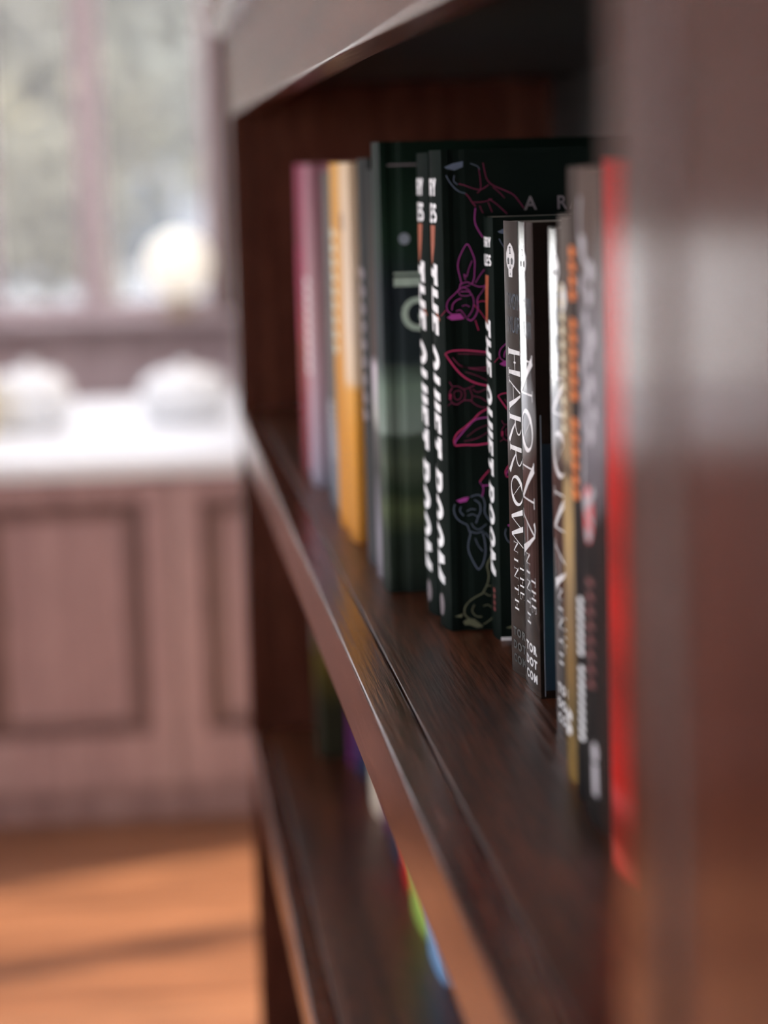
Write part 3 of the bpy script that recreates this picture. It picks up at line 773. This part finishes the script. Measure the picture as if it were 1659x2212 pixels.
b = Book('paperback_book', 'glossy dark paperback with navy front cover and white spine title, beside the skull-marked spine', 984.5, 1016, 71, 199.5, 132, .5, GLOSS, group='row of books on the shelf', yaw=2.4)
ninth(b, 'NONA', LAM_WHITE)
b.front('cover_art', ([(2.3, 3.5), (126, 3.5), (126, 108), (2.3, 108)], [(0, 1, 2, 3)]), NAVY, .08)
b.front('cover_border', stroke([(2.4, 1), (2.4, 120)], .35), INK_SILVER, .14)
b = Book('paperback_book', 'glossy dark paperback with white spine title, nearer of two identical copies', 897, 929, 69.5, 199, 132, .5, GLOSS, group='row of books on the shelf', yaw=2.4)
ninth(b, 'NONA', LAM_WHITE)

TAN = bands('tan_cover', [(.0, (.10, .06, .02)), (.012, (.20, .12, .04)), (.03, (.10, .07, .03)), (.05, (.17, .10, .04)), (.075, (.20, .13, .07)), (.088, (.30, .20, .10)), (.1, (.36, .24, .11)), (.117, (.30, .2, .1)), (.122, (.07, .05, .04)), (.128, (.28, .19, .11)), (.15, (.20, .13, .08)), (.175, (.13, .09, .06)), (.18, (.09, .07, .06)), (.205, (.10, .08, .07))], .5, .012, .016, 90)
b = Book('paperback_book', 'thin tan and brown paperback with cream spine lettering, beside the orange-lettered book', 839, 864, 60.5, 205, 132, 1.6, TAN, group='row of books on the shelf')
b.spine('title_lettering', squares(11, b.h-181, b.h-126, -4, 3, .74), INK_CREAM)
b.spine('badge', ellipse(b.h-176, 1, 5, 4.5), INK_WHITE, .1)
b.spine('publisher_mark', merge(fit(squares(2, 0, 10, 0, 4), b.h-26, b.h-17, -3, 4)), INK_WHITE)
CHAR = bands('charcoal_cover', [(0, (.010, .009, .009)), (.1, (.014, .011, .012)), (.222, (.05, .035, .03))], .5, .012, .03, 40)
b = Book('paperback_book', 'charcoal paperback with orange lettering on its upper spine and white below', 814.5, 838, 59.5, 222, 140, 1.6, CHAR, group='row of books on the shelf')
b.spine('title_lettering', squares(18, b.h-195, b.h-106, -5, 6, .8, .3, (4, 11)), INK_ORANGE)
b.spine('author_lettering', squares(17, b.h-73, b.h-21, 3, 8, .72, .3, (7,)), INK_WHITE)
MOTT = mat('mottled_cover', (.1, .09, .1), .45)
b_ = bands('mottled_grey', [(0, (.012, .010, .009)), (.122, (.016, .012, .012)), (.130, (.10, .085, .095)), (.15, (.20, .18, .20)), (.19, (.16, .14, .15)), (.205, (.10, .075, .07)), (.222, (.09, .06, .05))], .5, .012, .03, 60)
b = Book('paperback_book', 'dark paperback with mottled grey upper spine and a red oval badge', 772, 812, 57.5, 222, 140, 1.8, b_, group='row of books on the shelf')
pal = mat('pale_grey_ink', (.42, .38, .41), .5); noise_ramp(pal, 200, [(.3, (.34, .30, .33)), (.7, (.5, .46, .49))], 2)
blots = [ellipse(b.h-z, t, r*1.0, r) for z, t, r in ((196, -2, 4), (188, 9, 3.5), (183, -6, 3.4), (180, 8, 3.2), (172, 2, 3), (166, 9, 4), (160, 5, 3.2), (155, -6, 3), (151, 8, 3.4), (146, 0, 3), (141, 10, 3), (137, -7, 3), (134, 7, 3.4))]
b.spine('pale_dots', merge(*blots, stroke(smooth_line([(b.h-212, -5), (b.h-203, -9), (b.h-195, -4), (b.h-190, 5)]), 3), stroke(smooth_line([(b.h-130, -10), (b.h-122, -7), (b.h-114, -11), (b.h-110, 0), (b.h-116, 9)]), 3.6)), pal)
b.spine('oval_badge', ellipse(b.h-106.5, 1, 10, 7.5), INK_RED, .10)
b.spine('badge_bar', merge(([(b.h-108, -7), (b.h-110, -6), (b.h-105, 8), (b.h-103, 8)], [(0, 1, 2, 3)]), ellipse(b.h-100, 1.5, 2.6, 4)), pal, .18)
b.spine('subtitle_lettering', squares(8, b.h-85, b.h-45, -3, 7, .5), INK_MAROON)
b.spine('publisher_mark', merge(ellipse(b.h-26, 6, 3.5, 4), ([(b.h-22, 2), (b.h-22, 9), (b.h-11, 10), (b.h-11, 3)], [(0, 1, 2, 3)])), pal)
REDC = bands('red_cover', [(0, (.55, .03, .02)), (.012, (.62, .07, .05)), (.016, (.25, .003, .002)), (.022, (.20, .002, .002)), (.03, (.60, .05, .05)), (.036, (.58, .003, .002)), (.07, (.30, .002, .001)), (.09, (.60, .003, .002)), (.11, (.36, .002, .001)), (.13, (.60, .003, .002)), (.224, (.42, .004, .004))], .5, .012, .012, 30)
b = Book('hardback_book', 'bright red book half hidden behind the near upright of the bookcase', 712, 749, 54, 224, 145, 1.5, REDC, group='row of books on the shelf')
b.spine('rib_line', stroke([(1, -14), (b.h-1, -14)], 2.2), mat('dusty_red', (.35, .05, .06), .45))

# green hardback and the soft-focus books behind it
GREENC = bands('green_cover', [(0, (.012, .016, .013)), (.035, (.018, .025, .018)), (.05, (.06, .075, .035)), (.06, (.02, .03, .018)), (.075, (.06, .075, .05)), (.088, (.04, .055, .04)), (.092, (.17, .21, .18)), (.115, (.13, .18, .14)), (.13, (.018, .025, .027)), (.165, (.014, .018, .022)), (.19, (.010, .022, .014)), (.236, (.004, .009, .006))], .45, .03, .012, 45)
b = Book('hardback_book', 'dark green illustrated hardback with a pale green capital G on its front', 1253, 1287, 35, 236, 165, 2, GREENC, True, group='row of books on the shelf')
b.front('title_lettering', merge(fit(text2d('G', 10, .02), 11.5, 27, 138, 156), ([(8, 161.5), (60, 161.5), (60, 166), (8, 166)], [(0, 1, 2, 3)]), ([(8, 167.5), (60, 167.5), (60, 168.6), (8, 168.6)], [(0, 1, 2, 3)])), INK_GREEN)
b.front('light_spot', ellipse(14, 186, 3, 3), INK_SILVER)
b.front('upper_rule', stroke([(6, 224), (40, 224)], .8), INK_GREY)
def plain(label, yn, yf, x0, h, d, sag, stops, rough=.4, zb=0, hard=True, extra=None, group='row of books on the shelf', wob=.01):
    m = bands('cover_print', stops, .5, .03, wob, 30)
    b = Book('hardback_book' if hard else 'paperback_book', label, yn, yf, x0, h, d, sag, m, hard, zb, group)
    if extra: extra(b)
    return b
def title_bar(m, s0, s1, t0=-.25, t1=.25, n=9):
    return lambda b: b.spine('title_lettering', squares(n, s0, s1, b.w*t0, b.w*t1), m)
plain('brown-black book with pale lavender patches on its spine, behind the green hardback', 1290, 1330, 36, 222, 150, 2.5, [(0, (.16, .14, .16)), (.03, (.20, .18, .21)), (.065, (.05, .045, .045)), (.085, (.10, .09, .085)), (.095, (.36, .34, .32)), (.108, (.40, .36, .38)), (.122, (.45, .38, .42)), (.128, (.06, .035, .03)), (.17, (.04, .026, .02)), (.222, (.008, .008, .007))])
plain('plain black book between the lavender-patched and cream books', 1332, 1392, 36, 228, 150, 3, [(0, (.05, .05, .055)), (.05, (.03, .03, .03)), (.1, (.02, .018, .018)), (.228, (.006, .006, .005))], extra=title_bar(INK_GREY, 60, 150))
plain('cream book with an orange lower spine', 1425, 1478, 33, 226, 150, 3, [(0, (.42, .17, .03)), (.07, (.62, .27, .04)), (.095, (.66, .32, .07)), (.102, (.68, .50, .34)), (.14, (.66, .52, .40)), (.226, (.60, .44, .30))], extra=title_bar(INK_GREY, 30, 40))
plain('orange-yellow book next to the cream book', 1480, 1535, 32, 226, 150, 3, [(0, (.50, .20, .03)), (.1, (.55, .24, .04)), (.226, (.58, .30, .08))], extra=title_bar(INK_CREAM, 40, 120))
plain('grey-green book between the orange-yellow and mauve books', 1545, 1640, 34, 221, 150, 4, [(0, (.10, .11, .13)), (.05, (.20, .21, .25)), (.07, (.09, .085, .08)), (.221, (.10, .09, .08))], extra=title_bar(INK_SILVER, 150, 190))
plain('dusty mauve book second from the far end of the row', 1690, 1760, 30, 226, 150, 3, [(0, (.22, .22, .28)), (.03, (.34, .26, .32)), (.08, (.42, .27, .31)), (.12, (.40, .24, .26)), (.226, (.28, .12, .15))], extra=title_bar(INK_WHITE, 80, 150))
plain('deep magenta book at the far end of the row', 1762, 1820, 29, 226, 150, 3, [(0, (.16, .02, .03)), (.05, (.24, .03, .045)), (.11, (.34, .07, .06)), (.14, (.26, .04, .07)), (.226, (.24, .04, .08))], extra=title_bar(INK_PINK, 60, 130))

# ---------------------------------------------------------------- the bay below: book feet just showing past the shelf edge
G2 = 'books on the lower shelf'
Z2 = -305
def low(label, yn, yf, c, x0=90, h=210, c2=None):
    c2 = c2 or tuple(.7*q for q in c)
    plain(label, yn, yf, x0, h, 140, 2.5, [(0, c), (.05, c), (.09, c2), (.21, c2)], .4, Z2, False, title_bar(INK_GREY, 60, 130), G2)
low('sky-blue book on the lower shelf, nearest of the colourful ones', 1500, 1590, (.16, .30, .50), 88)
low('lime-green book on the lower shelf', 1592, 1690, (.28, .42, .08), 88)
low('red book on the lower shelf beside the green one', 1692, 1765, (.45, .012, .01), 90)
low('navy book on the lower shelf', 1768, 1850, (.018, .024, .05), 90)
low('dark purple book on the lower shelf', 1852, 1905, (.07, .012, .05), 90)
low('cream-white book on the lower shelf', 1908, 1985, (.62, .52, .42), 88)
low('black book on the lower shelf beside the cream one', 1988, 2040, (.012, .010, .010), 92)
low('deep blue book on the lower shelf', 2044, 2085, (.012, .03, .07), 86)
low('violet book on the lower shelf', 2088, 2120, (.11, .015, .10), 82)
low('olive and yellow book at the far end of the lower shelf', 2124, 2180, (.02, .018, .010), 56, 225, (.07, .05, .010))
